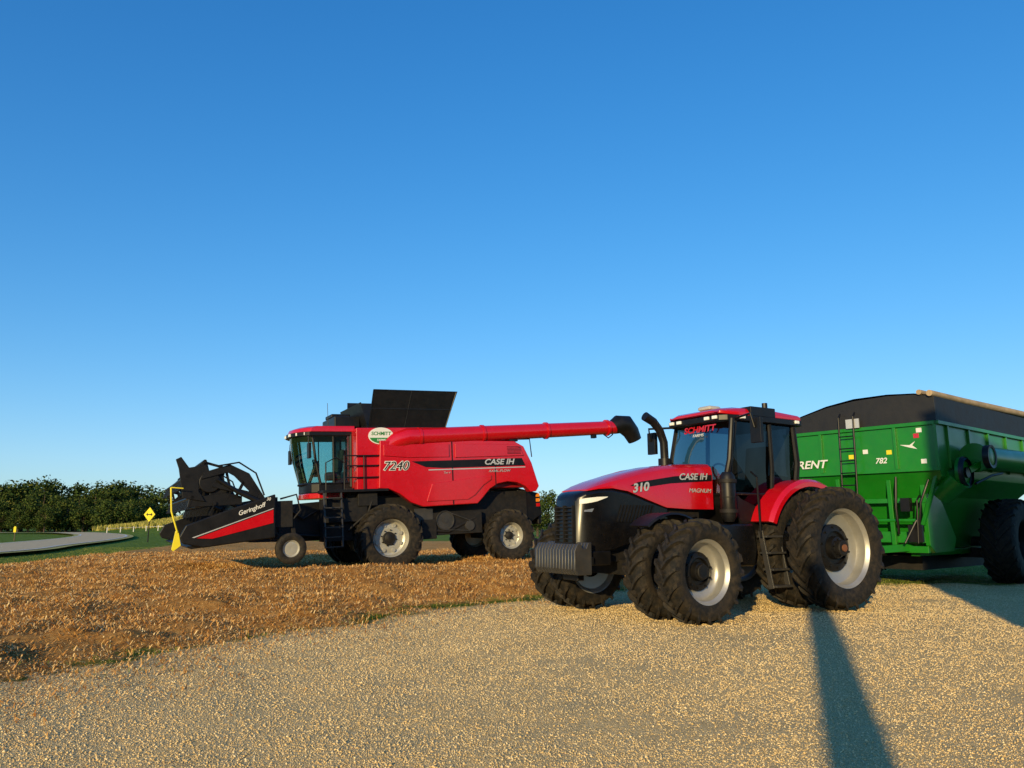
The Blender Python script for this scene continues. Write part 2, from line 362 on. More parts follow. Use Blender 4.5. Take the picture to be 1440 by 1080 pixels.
# straw
def blades(name,x,y,L0,L1,w0,w1,tilt,m,label,cat,up=False,grow=0):
    N=len(x); th=rng.uniform(0,6.28,N); gs=1+grow*np.hypot(x,y); ln=rng.uniform(L0,L1,N)*gs; w_=rng.uniform(w0,w1,N)*gs
    el=rng.uniform(tilt[0],tilt[1],N); dx=np.cos(th)*np.cos(el)*ln; dy=np.sin(th)*np.cos(el)*ln; dz=np.sin(el)*ln
    px,py=-np.sin(th)*w_,np.cos(th)*w_; z0=height(x,y)-.005+ (rng.uniform(0,.02,N) if not up else 0)
    top=.25 if up else .9
    v=np.stack([np.stack([x-px,y-py,z0],1),np.stack([x+px,y+py,z0],1),np.stack([x+dx+px*top,y+dy+py*top,z0+dz],1),np.stack([x+dx-px*top,y+dy-py*top,z0+dz],1)],1).reshape(-1,3)
    return scatter_mesh(name,v,np.arange(4*N).reshape(N,4),m,label,cat)
N=460000; d=5.2+36*rng.random(N)**1.5; a=rng.uniform(R(-38),R(14),N); x=d*np.sin(a); y=d*np.cos(a)
s,f,g=masks(x,y); cl_=vn(x,y,.4)+.6*vn(x,y,1.7); k=((s>rng.normal(-.1,.9,N))&(f+ (s<.9)>.4)&(cl_>rng.normal(-.35,.3,N))&(rng.random(N)>gpatch(x,y,s)*.6)); x=x[k];y=y[k]
blades("straw_litter",x,y,.008,.042,.0016,.0045,(-.05,.9),island_mat("straw",[(0,(.26,.10,.028)),(.35,(.54,.26,.07)),(.75,(.74,.43,.15)),(1,(.86,.64,.32))]),"chopped brown bean straw covering the field","straw",grow=.06)
N=300000; x=rng.uniform(-32,16,N); y=rng.uniform(6,50,N); s,f,g=masks(x,y)
lf=(1-f)*(s>1)*.6
k=rng.random(N)<(gpatch(x,y,s)+lf)
rc=np.array([(q.x,q.y) for q in cl]); rxx=np.interp(y,rc[:,1][:-24],rc[:,0][:-24]); k&=~(np.abs(x-rxx)<3.3); x=x[k];y=y[k]
blades("grass_tufts",x,y,.02,.06,.003,.007,(.5,1.5),island_mat("grass_blade",[(0,(.08,.11,.012)),(.6,(.20,.24,.04)),(1,(.42,.38,.11))]),"short green grass along the field edge","grass",True)
N=30000; y=rng.uniform(119,142,N); x=rng.uniform(-66,-24,N); k=(y>118+ (-x-50)*.3)
x=x[k];y=y[k]
blades("corn_crop",x,y,.5,1.0,.05,.12,(1.0,1.57),island_mat("corn",[(0,(.18,.20,.03)),(.5,(.38,.34,.08)),(1,(.52,.44,.14))]),"ripening yellow-green crop standing on the low hill","crop",True)

# ---------------- trees
LEAF=island_mat("leaves",[(0,(.012,.026,.006)),(.5,(.035,.062,.012)),(.85,(.08,.105,.022)),(1,(.13,.13,.03))],.8)
BARK=mat("bark",(.07,.05,.035),.9,bump=.5)
def tree_meshes(seed,H,Wd):
    r=np.random.default_rng(seed); vs=[]
    for q in range(30):
        u=r.normal(0,1,3); u/=np.linalg.norm(u); q_=r.random()**.4
        cz_=H*.5+u[2]*H*.42*q_; nar=1-.45*max(0,(cz_/H-.5)*2)
        cx_,cy_=u[0]*Wd*.5*q_*nar,u[1]*Wd*.5*q_*nar; rr=r.uniform(.55,1.25)*Wd*.17
        m_=110; u=r.normal(0,1,(m_,3)); u/=np.linalg.norm(u,axis=1)[:,None]; c_=np.array([cx_,cy_,cz_])+u*rr*r.uniform(.5,1.12,(m_,1))
        A=r.normal(0,1,(m_,3)); A/=np.linalg.norm(A,axis=1)[:,None]; B=np.cross(A,u); B/=np.linalg.norm(B,axis=1)[:,None]+1e-6
        sz_=r.uniform(.10,.24,(m_,1)); vs.append(np.stack([c_-A*sz_,c_-B*sz_*.7,c_+A*sz_,c_+B*sz_*.7],1))
    v=np.concatenate(vs).reshape(-1,3); v[:,2]=np.maximum(v[:,2],.02)
    me=bpy.data.meshes.new("crown"); me.from_pydata(v.tolist(),[],np.arange(len(v)).reshape(-1,4).tolist()); me.materials.append(LEAF)
    b=MB(); b.tube([(0,0,-.2),(0,0,H*.25),(.1,.05,H*.5),(.15,.1,H*.8)],[.28,.2,.13,.04],8)
    for q in range(6):
        a_=q*1.05+r.random(); z_=H*r.uniform(.2,.5); b.tube([(0,0,z_),(math.cos(a_)*Wd*.2,math.sin(a_)*Wd*.2,z_+H*.12),(math.cos(a_)*Wd*.36,math.sin(a_)*Wd*.36,z_+H*.25)],[.1,.06,.02],6)
    tm=bpy.data.meshes.new("trunk"); tm.from_pydata(b.v,[],b.f); tm.materials.append(BARK)
    return me,tm
TH=[9.2,8.2,9.8,7.2,6]
TV=[tree_meshes(10+q,h,w_) for q,(h,w_) in enumerate(zip(TH,[7.5,7.0,6.6,7,6.5]))]
def put_tree(u,dist,top,var,label="dense green broadleaf tree in the roadside wood",group="trees of the roadside wood"):
    x_=(u-720)/1080*dist; y_=dist*1.017; z_=float(height(x_,y_)); H=TH[var]*.97
    want=1.4+(738-top)/1080*dist*1.03-z_; sc=want/H
    o=root("tree",(x_,y_,z_),(0,0,random.uniform(0,6.28)),label,"tree",group); o.scale=(max(sc,.6)*random.uniform(.95,1.25),)*2+(sc,)
    for nm,m_ in zip(("crown","trunk"),TV[var]):
        c_=bpy.data.objects.new(nm,m_); c_.parent=o; col.objects.link(c_)
prof=[(-60,684),(-20,683),(0,682),(25,673),(50,667),(75,676),(100,683),(125,673),(150,677),(175,684),(200,692),(222,704),(240,716)]
for row,(dd,dv,off,st_) in enumerate([(175,0,0,23),(163,9,12,26),(152,28,-8,15)]):
    for q in range(20):
        u=-60+q*st_+off+random.uniform(-5,5)
        if u>(232 if row<2 else 205): continue
        tp=np.interp(u,[a_ for a_,b_ in prof],[b_ for a_,b_ in prof])+dv+random.choice((-5,0,5,12))+random.uniform(-2,4)
        put_tree(u,dd+random.uniform(-4,4),tp,random.randrange(5))
for u,tp,dd in [(756,704,95),(772,694,98),(742,714,100)]:
    put_tree(u,dd,tp,random.randrange(5),"bushy green tree beyond the stubble field","trees beyond the field")
for q in range(34):
    u=260+q*36+random.uniform(-8,8); put_tree(u,260+random.uniform(-15,15),724+random.uniform(-5,4),random.randrange(5),"small distant green tree on the horizon","distant hedgerow trees")

# ---------------- road signs, rail
def gz(x_,y_): return float(height(x_,y_))
sx0,sy0=-30.0,64.5
rt=root("road_sign",(sx0,sy0,gz(sx0,sy0)),(0,0,R(-20)),"yellow diamond warning sign with a two-way arrow on a dark post","road sign")
b=MB(); b.box(-.04,.04,.0,.05,-.3,2.75); mk("post",b,DARK,rt)
b=MB(); q=.60; b.prism([(0,2.25-q),(q,2.25),(0,2.25+q),(-q,2.25)],-.03,-.005); mk("sign_panel",b,YEL,rt)
b=MB(); b.prism([(-.34,2.25),(-.18,2.40),(-.18,2.29),(.18,2.29),(.18,2.40),(.34,2.25),(.18,2.10),(.18,2.21),(-.18,2.21),(-.18,2.10)],-.038,-.031); mk("arrow_symbol",b,BLACK,rt)
rt=root("road_marker",(-44.5,70,gz(-44.5,70)),(0,0,R(-30)),"small yellow roadside marker on a short post","road sign")
b=MB(); b.box(-.03,.03,0,.05,-.2,1.0); mk("post",b,WOOD,rt)
b=MB(); b.prism([(-.2,.75),(.2,.75),(.2,1.2),(0,1.3),(-.2,1.2)],-.03,-.005); mk("sign_panel",b,YEL,rt)
rt=root("roadside_sign",(-45.5,69,gz(-45.5,69)),(0,0,R(-30)),"small white sign on a wooden post beside the road","road sign")
b=MB(); b.box(-.04,.04,0,.07,-.2,1.1); mk("post",b,WOOD,rt)
b=MB(); b.prism([(-.4,.75),(.4,.75),(.4,1.25),(-.4,1.25)],-.03,-.005); mk("sign_panel",b,WHITE,rt)
gx0,gy0,gx1,gy1=-58,112,-44,114
rt=root("guard_rail",(gx0,gy0,0),(0,0,0),"thin pale cable rail with posts along the road bend","guard rail")
prev=None; b=MB()
for q in range(10):
    t_=q/9; x_=(gx1-gx0)*t_; y_=(gy1-gy0)*t_+1.5*math.sin(t_*3.1); z_=gz(gx0+x_,gy0+y_)
    pb=MB(); pb.box(x_-.06,x_+.06,y_-.06,y_+.06,z_-.2,z_+.85); mk("post",pb,STEELW,rt)
    if prev: b.beam(prev,(x_,y_-.09,z_+.70),.03,.05)
    prev=(x_,y_-.09,z_+.70)
mk("rail",b,GALV,rt)

# ================= TRACTOR
T=root("tractor",(4.70,14.63,0),(0,0,R(211)),"red row-crop tractor with black nose and dual wheels on the gravel","tractor")
b=MB(); b.box(-.7,2.2,-.33,.33,.72,1.35); b.box(2.2,4.2,-.26,.26,.82,1.2); b.tube([(0,-1.7,1.02),(0,1.7,1.02)],.13,16); b.tube([(0,-.75,1.02),(0,.75,1.02)],.24,16)
b.box(3.25,3.65,-1.0,1.25,.62,.86); b.tube([(3.44,-1.6,.74),(3.44,1.9,.74)],.11,14); b.box(-1.25,-.7,-.06,.06,.42,.5); b.box(-1.0,-.6,-.4,.4,.5,1.3); mk("chassis",b,DARK,T,bev=.02)
b=MB(); b.box(1.95,3.2,-.34,.34,1.15,1.75); b.tube([(2.2,.36,1.4),(2.8,.38,1.3),(3.2,.36,1.2)],.05,8); b.tube([(2.1,.4,1.55),(2.5,.42,1.5),(3.0,.3,1.6)],.03,8); mk("engine",b,DARK,T,bev=.02)
def hsec(x_,w_,zt,zb,k=.17):
    d_=min(k,(zt-zb)*.7); h=[(w_,zb),(w_,zt-d_),(w_*.93,zt-d_*.45),(w_*.78,zt-d_*.14),(w_*.4,zt)]
    return [(x_,y_,z_) for y_,z_ in h]+[(x_,-y_,z_) for y_,z_ in h[::-1]]
b=MB(); b.loft([hsec(*q) for q in [(1.72,.46,2.46,1.66),(2.3,.47,2.43,1.66),(2.8,.475,2.38,1.68),(3.2,.475,2.31,1.80),(3.6,.465,2.21,1.93),(3.9,.45,2.12,1.97),(4.15,.42,2.03,1.955),(4.32,.36,1.95,1.925)]]); mk("hood",b,RED,T,bev=.015)
b=MB(); b.loft([hsec(x_,w_,zt,zb,.06) for x_,w_,zt,zb in [(2.75,.44,1.72,1.25),(3.2,.455,1.83,1.3),(3.6,.455,1.95,1.1),(3.9,.45,1.99,1.02),(4.15,.435,1.97,.98),(4.36,.38,1.925,.97),(4.46,.30,1.87,.97),(4.50,.26,1.80,1.0)]]); mk("nose_cowl",b,PLAST,T,bev=.02)
b=MB()
for q in range(11): b.box(4.40,4.535,-.24,.24,1.06+q*.06,1.078+q*.06)
b.box(4.50,4.54,-.245,-.225,1.05,1.70); b.box(4.50,4.54,.225,.245,1.05,1.70); b.box(4.50,4.545,-.01,.01,1.05,1.70); mk("grille",b,DARK,T)
b=MB()
for q in range(11):
    x_=3.12+q*.065; b.obox((x_,.462,1.58),(.03,.02,.28),Matrix.Rotation(-.35,3,'Y'))
mk("side_grille",b,BLACK,T)
for sgn in(1,-1):
    pts=[(4.0,.452,1.83,1.838),(4.10,.444,1.795,1.835),(4.19,.432,1.765,1.83),(4.28,.411,1.745,1.82),(4.37,.384,1.73,1.81),(4.45,.315,1.72,1.79)]
    b=MB(); b.loft([[(x_,sgn*y_,za_),(x_,sgn*y_,zb_),(x_-.04,sgn*(y_-.06),zb_),(x_-.04,sgn*(y_-.06),za_)] for x_,y_,za_,zb_ in pts]); mk("headlight",b,LENS,T)
    b=MB(); b.prism([(4.24,1.655),(4.39,1.63),(4.40,1.60),(4.28,1.60)],sgn*.36,sgn*.410); mk("fog_lamp",b,GALV,T)
b=MB(); b.prism([(3.55,2.02),(3.4,2.08),(2.6,2.20),(1.76,2.25),(1.76,2.15),(2.7,2.08),(3.2,2.01)],.470,.482); mk("side_stripe",b,BLACK,T)
text("310",.19,GREY,T,(3.36,.487,1.99),bold=.03,sx=1.2,pitch=R(7))
text("CASE IH",.15,GREY,T,(2.2,.487,2.20),bold=.02,sx=1.2,pitch=R(2)); text("MAGNUM",.10,GREY,T,(2.05,.484,1.97),bold=.0,sx=1.15)
for q in range(14):
    y_=-.50+q*.080
    b=MB(); b.prism([(4.42,.66),(4.68,.66),(4.74,.74),(4.74,1.02),(4.68,1.12),(4.62,1.12),(4.58,1.05),(4.52,1.05),(4.48,1.14),(4.42,1.14)],y_-.031,y_+.031); mk("suitcase_weight",b,WGT,T,bev=.012)
b=MB(); b.box(3.9,4.42,-.3,.3,.78,1.0); b.box(4.37,4.42,-.52,.56,.8,.92); b.box(4.0,4.38,-.5,-.42,.8,1.0); b.box(4.0,4.38,.42,.5,.8,1.0); b.box(4.3,4.42,-.2,.2,.55,.66); mk("weight_bracket",b,BLACK,T,bev=.01)
# cab
cb=MB(); cb.prism([(-.15,1.15),(1.1,1.15),(1.35,1.45),(1.60,1.75),(1.60,1.92),(-.08,1.92),(-.3,1.7)],-.70,.70); cab=mk("cab",cb,BLACK,T,bev=.03)
b=MB()
for sgn in(1,-1):
    b.tube([(1.60,sgn*.68,1.9),(1.53,sgn*.75,2.6),(1.38,sgn*.74,3.24)],.035,8)
    b.tube([(.60,sgn*.73,1.5),(.57,sgn*.78,2.4),(.55,sgn*.75,3.24)],.04,8)
    b.tube([(-.08,sgn*.70,1.9),(-.14,sgn*.75,2.5),(-.11,sgn*.72,3.24)],.055,8)
    b.tube([(1.60,sgn*.68,1.93),(.60,sgn*.72,1.93),(-.08,sgn*.70,1.93)],.03,8)
b.tube([(1.38,-.74,3.22),(1.38,.74,3.22)],.04,8); b.tube([(-.11,-.72,3.22),(-.11,.72,3.22)],.04,8); b.tube([(1.61,-.68,1.92),(1.61,.68,1.92)],.03,8)
mk("cab_frame",b,BLACK,cab)
def quad(name,pts,m,par):
    b=MB(); b.add(pts,[tuple(range(len(pts)))]); return mk(name,b,m,par,smooth=False)
b=MB(); n_=8; V_=[];F_=[]
for k_ in range(n_+1):
    y_=-1+2*k_/n_; bow=.12*(1-y_*y_); V_+=[(1.60+bow,y_*.67,1.94),(1.53+bow,y_*.73,2.6),(1.38+bow,y_*.72,3.21)]
for k_ in range(n_):
    for j_ in range(2): F_.append((k_*3+j_,k_*3+3+j_,k_*3+4+j_,k_*3+1+j_))
b.add(V_,F_); mk("windscreen",b,GLS,cab)
for sgn in(1,-1):
    quad("door_window",[(1.58,sgn*.69,1.94),(.61,sgn*.725,1.6),(.58,sgn*.775,2.4),(.55,sgn*.745,3.21),(1.38,sgn*.74,3.21),(1.53,sgn*.75,2.6)],GLD,cab)
    quad("side_window",[(.59,sgn*.72,1.94),(-.08,sgn*.70,1.94),(-.14,sgn*.75,2.5),(-.11,sgn*.72,3.21),(.55,sgn*.745,3.21),(.57,sgn*.775,2.4)],GLD,cab)
quad("rear_window",[(-.10,-.70,1.94),(-.10,.70,1.94),(-.10,.72,3.21),(-.10,-.72,3.21)],GLD,cab)
b=MB(); b.box(.1,.6,-.26,.26,1.95,2.12); b.prism([(.08,2.1),(.18,2.1),(.08,2.85),(-.04,2.85)],-.25,.25); b.box(.2,.6,.28,.38,2.2,2.3); mk("seat",b,SEAT,cab,bev=.03)
b=MB(); b.tube([(1.25,0,1.9),(1.05,0,2.3)],.05,10)
b.tube([(1.02+.10*math.sin(a_)-.02,.2*math.cos(a_),2.33+.17*math.sin(a_)) for a_ in np.linspace(0,2*math.pi,20)],.018,6); b.box(1.2,1.35,-.3,.3,1.95,2.2); mk("steering_wheel",b,BLACK,cab)
text("SCHMITT",.15,RED,cab,(1.575,.05,3.09),FRONT,.2,bold=.03,sx=1.25); text("FARMS",.07,WHITE,cab,(1.61,.05,2.98),FRONT,.2,sx=1.3)
def rsec(x_,w_,z0,z1): return [(x_,-w_,z0),(x_,-w_,z0+.06),(x_,-w_*.93,z1-.04),(x_,-w_*.7,z1),(x_,w_*.7,z1),(x_,w_*.93,z1-.04),(x_,w_,z0+.06),(x_,w_,z0)]
b=MB(); b.loft([rsec(-.34,.70,3.31,3.38),rsec(-.28,.78,3.29,3.43),(rsec(.5,.81,3.29,3.47)),rsec(1.25,.78,3.29,3.46),rsec(1.55,.71,3.30,3.42),rsec(1.65,.62,3.32,3.38)]); rf=mk("roof",b,RED,cab,bev=.015)
b=MB(); b.loft([[(x_,-w_,3.19),(x_,-w_,3.29),(x_,w_,3.29),(x_,w_,3.19)] for x_,w_ in ((-.32,.72),(-.25,.82),(.5,.85),(1.28,.82),(1.57,.74),(1.67,.62))]); b.box(.45,1.08,.28,.825,3.29,3.46); b.box(.45,1.08,-.5,.26,3.42,3.50); mk("roof_trim",b,BLACK,cab,bev=.01)
for y_ in(-.54,-.35,.35,.54):
    b=MB(); b.box(1.64,1.70,y_-.055,y_+.055,3.22,3.28); mk("work_light",b,LENS,cab,bev=.01)
for x_ in(-.1,1.30):
    b=MB(); b.box(x_-.05,x_+.05,.80,.86,3.22,3.28); mk("work_light",b,LENS,cab,bev=.01)
b=MB(); b.box(1.1,1.4,-.16,.16,3.46,3.54); mk("receiver_dome",b,STEELW,cab,bev=.04)
for x_,y_ in((.40,.55),(.3,-.6)):
    b=MB(); b.tube([(x_,y_,3.44),(x_,y_,3.60)],.05,10); mk("beacon",b,BLACK if y_>0 else ORANGE,cab)
# fenders
for sgn in(1,-1):
    b=MB(); sec=[]
    for a_ in np.linspace(R(22),R(130),18):
        r_=1.18; ri=1.12; cx_,cz_=math.cos(a_),math.sin(a_)
        sec.append([(r_*cx_,sgn*.50,1.02+r_*cz_),(r_*cx_,sgn*1.08,1.02+r_*cz_),((r_-.05)*cx_,sgn*1.15,1.02+(r_-.05)*cz_),((r_-.14)*cx_,sgn*1.15,1.02+(r_-.14)*cz_),(ri*cx_,sgn*1.08,1.02+ri*cz_),(ri*cx_,sgn*.50,1.02+ri*cz_)])
    b.loft(sec); mk("fender",b,RED,T,bev=.01)
    b=MB(); b.prism([(.95,1.2),(1.02,1.75),(.75,2.12),(.3,2.3),(-.3,2.25),(-.55,1.9),(-.6,1.3)],sgn*.5,sgn*.56); mk("inner_fender",b,BLACK,T)
b=MB(); sec=[]
for a_ in np.linspace(R(50),R(150),12):
    r_=.84; cx_,cz_=math.cos(a_),math.sin(a_); sec.append([(3.44+r_*cx_,.92,.745+r_*cz_),(3.44+r_*cx_,1.34,.745+r_*cz_),(3.44+(r_-.03)*cx_,1.36,.745+(r_-.03)*cz_),(3.44+(r_-.03)*cx_,.92,.745+(r_-.03)*cz_)])
b.loft(sec); b.beam((3.44,.5,1.2),(3.44,1.0,1.55),.06,.05); mk("front_fender",b,BLACK,T)
b=MB()
for q in range(4):
    z_=.38+q*.27; b.box(.72,1.12,.98-.05*q,1.2-.05*q,z_,z_+.035)
b.beam((.72,1.1,.36),(.72,.92,1.3),.03,.1); b.beam((1.12,1.1,.36),(1.12,.92,1.3),.03,.1); mk("steps",b,WGT,T,bev=.005)
b=MB(); b.tube([(1.2,1.0,1.2),(1.25,1.02,2.2),(1.2,.86,2.3)],.018,8); b.tube([(.68,1.0,1.2),(.66,1.0,1.8)],.018,8); mk("handrail",b,BLACK,T)
b=MB(); b.loft([[(x_,.4,.62),(x_,.92,.68),(x_,.98,.95),(x_,.9,1.3),(x_,.4,1.32)] for x_ in(.0,.1,.62,.7)]); mk("battery_box",b,PLAST,T,bev=.03)
b=MB(); b.loft([[(x_,.4,.70),(x_,.86,.72),(x_,.92,1.0),(x_,.86,1.42),(x_,.4,1.45)] for x_ in(1.2,1.3,2.1,2.25)]); mk("fuel_tank",b,PLAST,T,bev=.04)
b=MB(); b.tube([(1.72,.80,1.45),(1.72,.80,1.55),(1.72,.80,2.2),(1.72,.80,2.28)],[.08,.13,.13,.08],18); b.tube([(1.72,.8,2.25),(1.70,.86,2.5),(1.58,.84,3.2)],[.05,.05,.045],10); mk("air_cleaner",b,BLACK,T)
b=MB(); b.tube([(1.72,.80,1.60),(1.72,.80,1.66)],.15,18); b.tube([(1.72,.80,2.1),(1.72,.80,2.16)],.15,18); b.tube([(1.72,.80,1.85),(1.72,.80,1.87)],.14,18); mk("clamp_band",b,DARK,T)
b=MB(); b.tube([(1.85,-.58,1.5),(1.85,-.58,2.6)],.12,16); b.tube([(1.85,-.58,2.55),(1.86,-.58,2.9),(1.95,-.58,3.12),(2.1,-.58,3.27),(2.3,-.58,3.36)],[.075,.075,.075,.08,.085],16); mk("exhaust_stack",b,BLACK,T)
for sgn in(1,-1):
    b=MB(); b.tube([(1.45,sgn*.80,3.22),(1.6,sgn*1.28,3.24),(1.55,sgn*1.3,3.0)],.022,8); b.obox((1.5,sgn*1.3,2.96),(.07,.22,.42),Matrix.Identity(3)); mo=mk("mirror",b,BLACK,T,bev=.015)
    quad("mirror_face",[(1.46,sgn*1.3-.09,2.79),(1.46,sgn*1.3+.09,2.79),(1.46,sgn*1.3+.09,3.13),(1.46,sgn*1.3-.09,3.13)],MIR,mo)
for y_,s_ in((1.55,1),(.80,1),(-.80,-1),(-1.55,-1)): wheel(T,(0,y_,1.02),1.03,.47,.66,23,s_)
for y_,s_ in((1.82,1),(1.12,1),(-.88,-1),(-1.46,-1)): wheel(T,(3.44,y_,.745),.75,.41,.46,20,s_,steer=R(2))
b=MB(); b.tube([(0,1.5,1.02),(0,1.72,1.02)],.06,14); mk("axle_end",b,BROWN,T)

# ================= COMBINE
C=root("combine_harvester",(-4.36,24.98,.0),(0,R(2.9),R(207)),"red combine harvester with folded unloading auger parked on the stubble","combine harvester")
b=MB(); b.box(-5.0,1.0,-1.1,1.1,1.25,2.3); b.box(-.25,.25,-1.4,1.4,.75,1.3); b.tube([(0,-1.6,1.0),(0,1.6,1.0)],.2,16); b.box(-4.25,-3.95,-1.3,1.3,.75,1.0); b.box(-3.2,-1.0,.9,1.35,1.0,1.7); b.box(-1.6,-1.1,1.0,1.42,.9,1.5); b.box(.3,1.2,-1.2,1.2,2.2,2.55)
b.tube([(-1.0,1.3,1.2),(-2.0,1.35,1.1),(-3.0,1.3,1.5)],.06,8); mk("chassis",b,DARK,C,bev=.02)
b=MB(); b.lathe([(0,.05),(.08,.05),(.08,.02),(.26,.02),(.28,.06),(.30,.06),(.30,-.03),(0,-.03)],28,c=(-1.9,1.36,1.45)); b.lathe([(0,.05),(.15,.05),(.17,-.03)],24,c=(-2.75,1.36,1.25)); b.beam((-1.9,1.38,1.74),(-2.75,1.38,1.42),.05,.02); b.beam((-1.9,1.38,1.16),(-2.75,1.38,1.09),.05,.02); b.box(-1.5,-.9,1.3,1.36,1.1,1.85); mk("drive_pulley",b,WGT,C)
out=[(.25,3.95),(-2.05,3.97),(-4.35,3.93),(-4.7,3.75),(-4.98,3.2),(-5.22,2.42),(-5.1,2.25),(-4.9,2.24),(-4.7,2.43),(-4.4,2.56),(-4.05,2.60),(-3.7,2.54),(-3.4,2.38),(-3.15,2.12),(-2.95,1.93),(-1.1,1.90),(-.7,2.05),(-.35,2.32),(0,2.48),(.3,2.5)]
for sgn in(1,-1):
    b=MB(); b.prism(out,sgn*1.32,sgn*1.62); mk("side_panel",b,RED,C,bev=.03)
b=MB(); b.prism([(-2.2,3.84),(-4.3,3.82),(-4.55,3.68),(-4.66,3.44),(-2.2,3.40)],1.60,1.67); b.prism([(-1.2,2.05),(-2.6,2.07),(-2.85,2.2),(-3.15,2.5),(-3.45,2.68),(-3.45,2.82),(-1.4,2.60)],1.60,1.66); b.prism([(.15,3.82),(-2.0,3.84),(-2.0,3.42),(-.6,3.42),(.15,3.48)],1.60,1.66); mk("panel_moulding",b,RED,C,bev=.015)
b=MB()
for q in range(6): b.box(-4.55,-4.05,1.67,1.682,3.50+q*.045,3.515+q*.045)
mk("side_vent",b,BLACK,C)
b=MB(); b.prism([(.95,4.35),(-1.9,4.38),(-1.9,3.9),(-.2,3.9),(-.2,2.5),(.95,2.45)],-1.5,1.5); mk("grain_tank",b,RED,C,bev=.03)
b=MB(); b.prism([(-1.9,4.05),(-4.2,4.02),(-4.9,3.4),(-5.1,2.4),(-1.9,2.4)],-1.3,1.3); mk("rear_hood",b,DRED,C,bev=.05)
b=MB(); b.box(-2.13,-2.09,1.60,1.626,1.93,3.92); b.box(-3.63,-3.60,1.60,1.626,2.42,3.36); b.box(.05,.08,1.49,1.51,2.5,4.3); mk("panel_seam",b,BLACK,C)
b=MB(); b.prism([(-.75,3.30),(-1.5,3.31),(-4.6,3.36),(-4.72,3.12),(-1.8,3.08),(-1.2,3.12)],1.622,1.634); mk("side_stripe",b,BLACK,C)
b=MB(); b.prism([(-1.3,3.04),(-4.70,3.08),(-4.73,3.05),(-1.3,3.01)],1.622,1.634); mk("pin_stripe",b,GREY,C)
text("7240",.37,WHITE,C,(-.22,1.640,3.16),bold=.05,sx=1.1); text("7240",.37,BLACK,C,(-.22,1.648,3.16),bold=-.002,sx=1.1)
text("CASE IH",.25,GREY,C,(-3.75,1.645,3.24),bold=.025,sx=1.2); text("AXIAL-FLOW",.11,GREY,C,(-3.75,1.645,2.95),shear=.2,bold=.0,sx=1.2); text("Tier 4",.09,GREY,C,(-1.9,1.645,2.93))
# oval sign
b=MB(); b.prism([(.18+.40*math.cos(a_),4.1+.26*math.sin(a_)) for a_ in np.linspace(0,2*math.pi,40)[:-1]],1.505,1.525); ov=mk("oval_plate",b,WHITE,C,label="white oval plate with green lettering")
b=MB(); b.prism([(.18+.37*math.cos(a_),4.1+.23*math.sin(a_)) for a_ in np.linspace(math.pi*1.08,math.pi*1.92,20)],1.527,1.532); mk("green_band",b,SGREEN,ov)
text("SCHMITT",.15,SGREEN,ov,(.18,1.53,4.17),shear=.1,bold=.02); text("FARMS",.09,WHITE,ov,(.18,1.536,3.97),shear=.1,bold=.02)
# tank extension
b=MB(); z0,z1=4.40,5.53
def flare(a0,a1,c0,c1):
    a0,a1,c0,c1=map(Vector,(a0,a1,c0,c1)); n_=(a1-a0).cross(c0-a0).normalized()*.03
    b.add([a0,a1,c1,c0,a0+n_,a1+n_,c1+n_,c0+n_],[(0,1,2,3),(7,6,5,4),(0,4,5,1),(1,5,6,2),(2,6,7,3),(3,7,4,0)])
flare((.5,1.25,z0),(-2.05,1.25,z0),(.4,1.5,z1),(-2.40,1.5,z1)); flare((.5,-1.25,z0),(-2.05,-1.25,z0),(.4,-1.5,z1),(-2.40,-1.5,z1))
flare((.5,-1.25,z0),(.5,1.25,z0),(.7,-1.2,z1-.35),(.7,1.2,z1-.35)); flare((-2.05,-1.25,z0),(-2.05,1.25,z0),(-2.3,-1.3,z1),(-2.3,1.3,z1))
for t_ in (0,.5,1): y_=1.27+.25*t_; z_=z0+(z1-z0)*t_; b.beam((.5-.1*t_,y_+.015,z_),(-2.05-.35*t_,y_+.015,z_),.015,.03)
for t_ in (0,.45,1): b.beam((.45-2.5*t_,1.28,z0),(.38-2.75*t_,1.53,z1),.035,.02)
mk("tank_extension",b,BLACK,C)
b=MB(); b.box(.6,1.4,-.9,.7,4.45,4.80); b.box(.8,1.4,-.5,.3,4.80,4.92); b.tube([(1.0,-.9,4.5),(1.0,-1.1,4.9)],.1,10); mk("intake_box",b,BLACK,C,bev=.04)
# cab
b=MB(); b.loft([[(x_,-w_,2.45),(x_,-w_,2.72),(x_,w_,2.72),(x_,w_,2.45)] for x_,w_ in((.95,.95),(1.95,.95),(2.15,.8),(2.25,.5))]); cc=mk("cab",b,BLACK,C,bev=.02)
arc=[(1.95,.95),(2.18,.78),(2.36,.42),(2.42,0),(2.36,-.42),(2.18,-.78),(1.95,-.95)]
b=MB(); V_=[];F_=[]
for x_,y_ in arc: V_+=[(x_-.08,y_*.97,2.72),(x_+.10,y_,3.4),(x_+.2,y_,4.17)]
for k_ in range(len(arc)-1):
    for j_ in range(2): F_.append((k_*3+j_,k_*3+3+j_,k_*3+4+j_,k_*3+1+j_))
b.add(V_,F_); mk("windscreen",b,GLS,cc)
for sgn in(1,-1):
    quad("door_window",[(1.87,sgn*.92,2.72),(.97,sgn*.95,2.72),(.97,sgn*.95,4.17),(2.15,sgn*.95,4.17),(2.05,sgn*.95,3.4)],GLS,cc)
b=MB()
for sgn in(1,-1):
    b.tube([(1.9,sgn*.93,2.7),(2.05,sgn*.96,3.4),(2.15,sgn*.96,4.2)],.04,8); b.tube([(.97,sgn*.95,2.6),(.97,sgn*.95,4.2)],.06,8); b.tube([(1.9,sgn*.95,2.72),(.97,sgn*.95,2.72)],.03,8); b.tube([(1.5,sgn*.96,2.72),(1.52,sgn*.96,4.18)],.02,8)
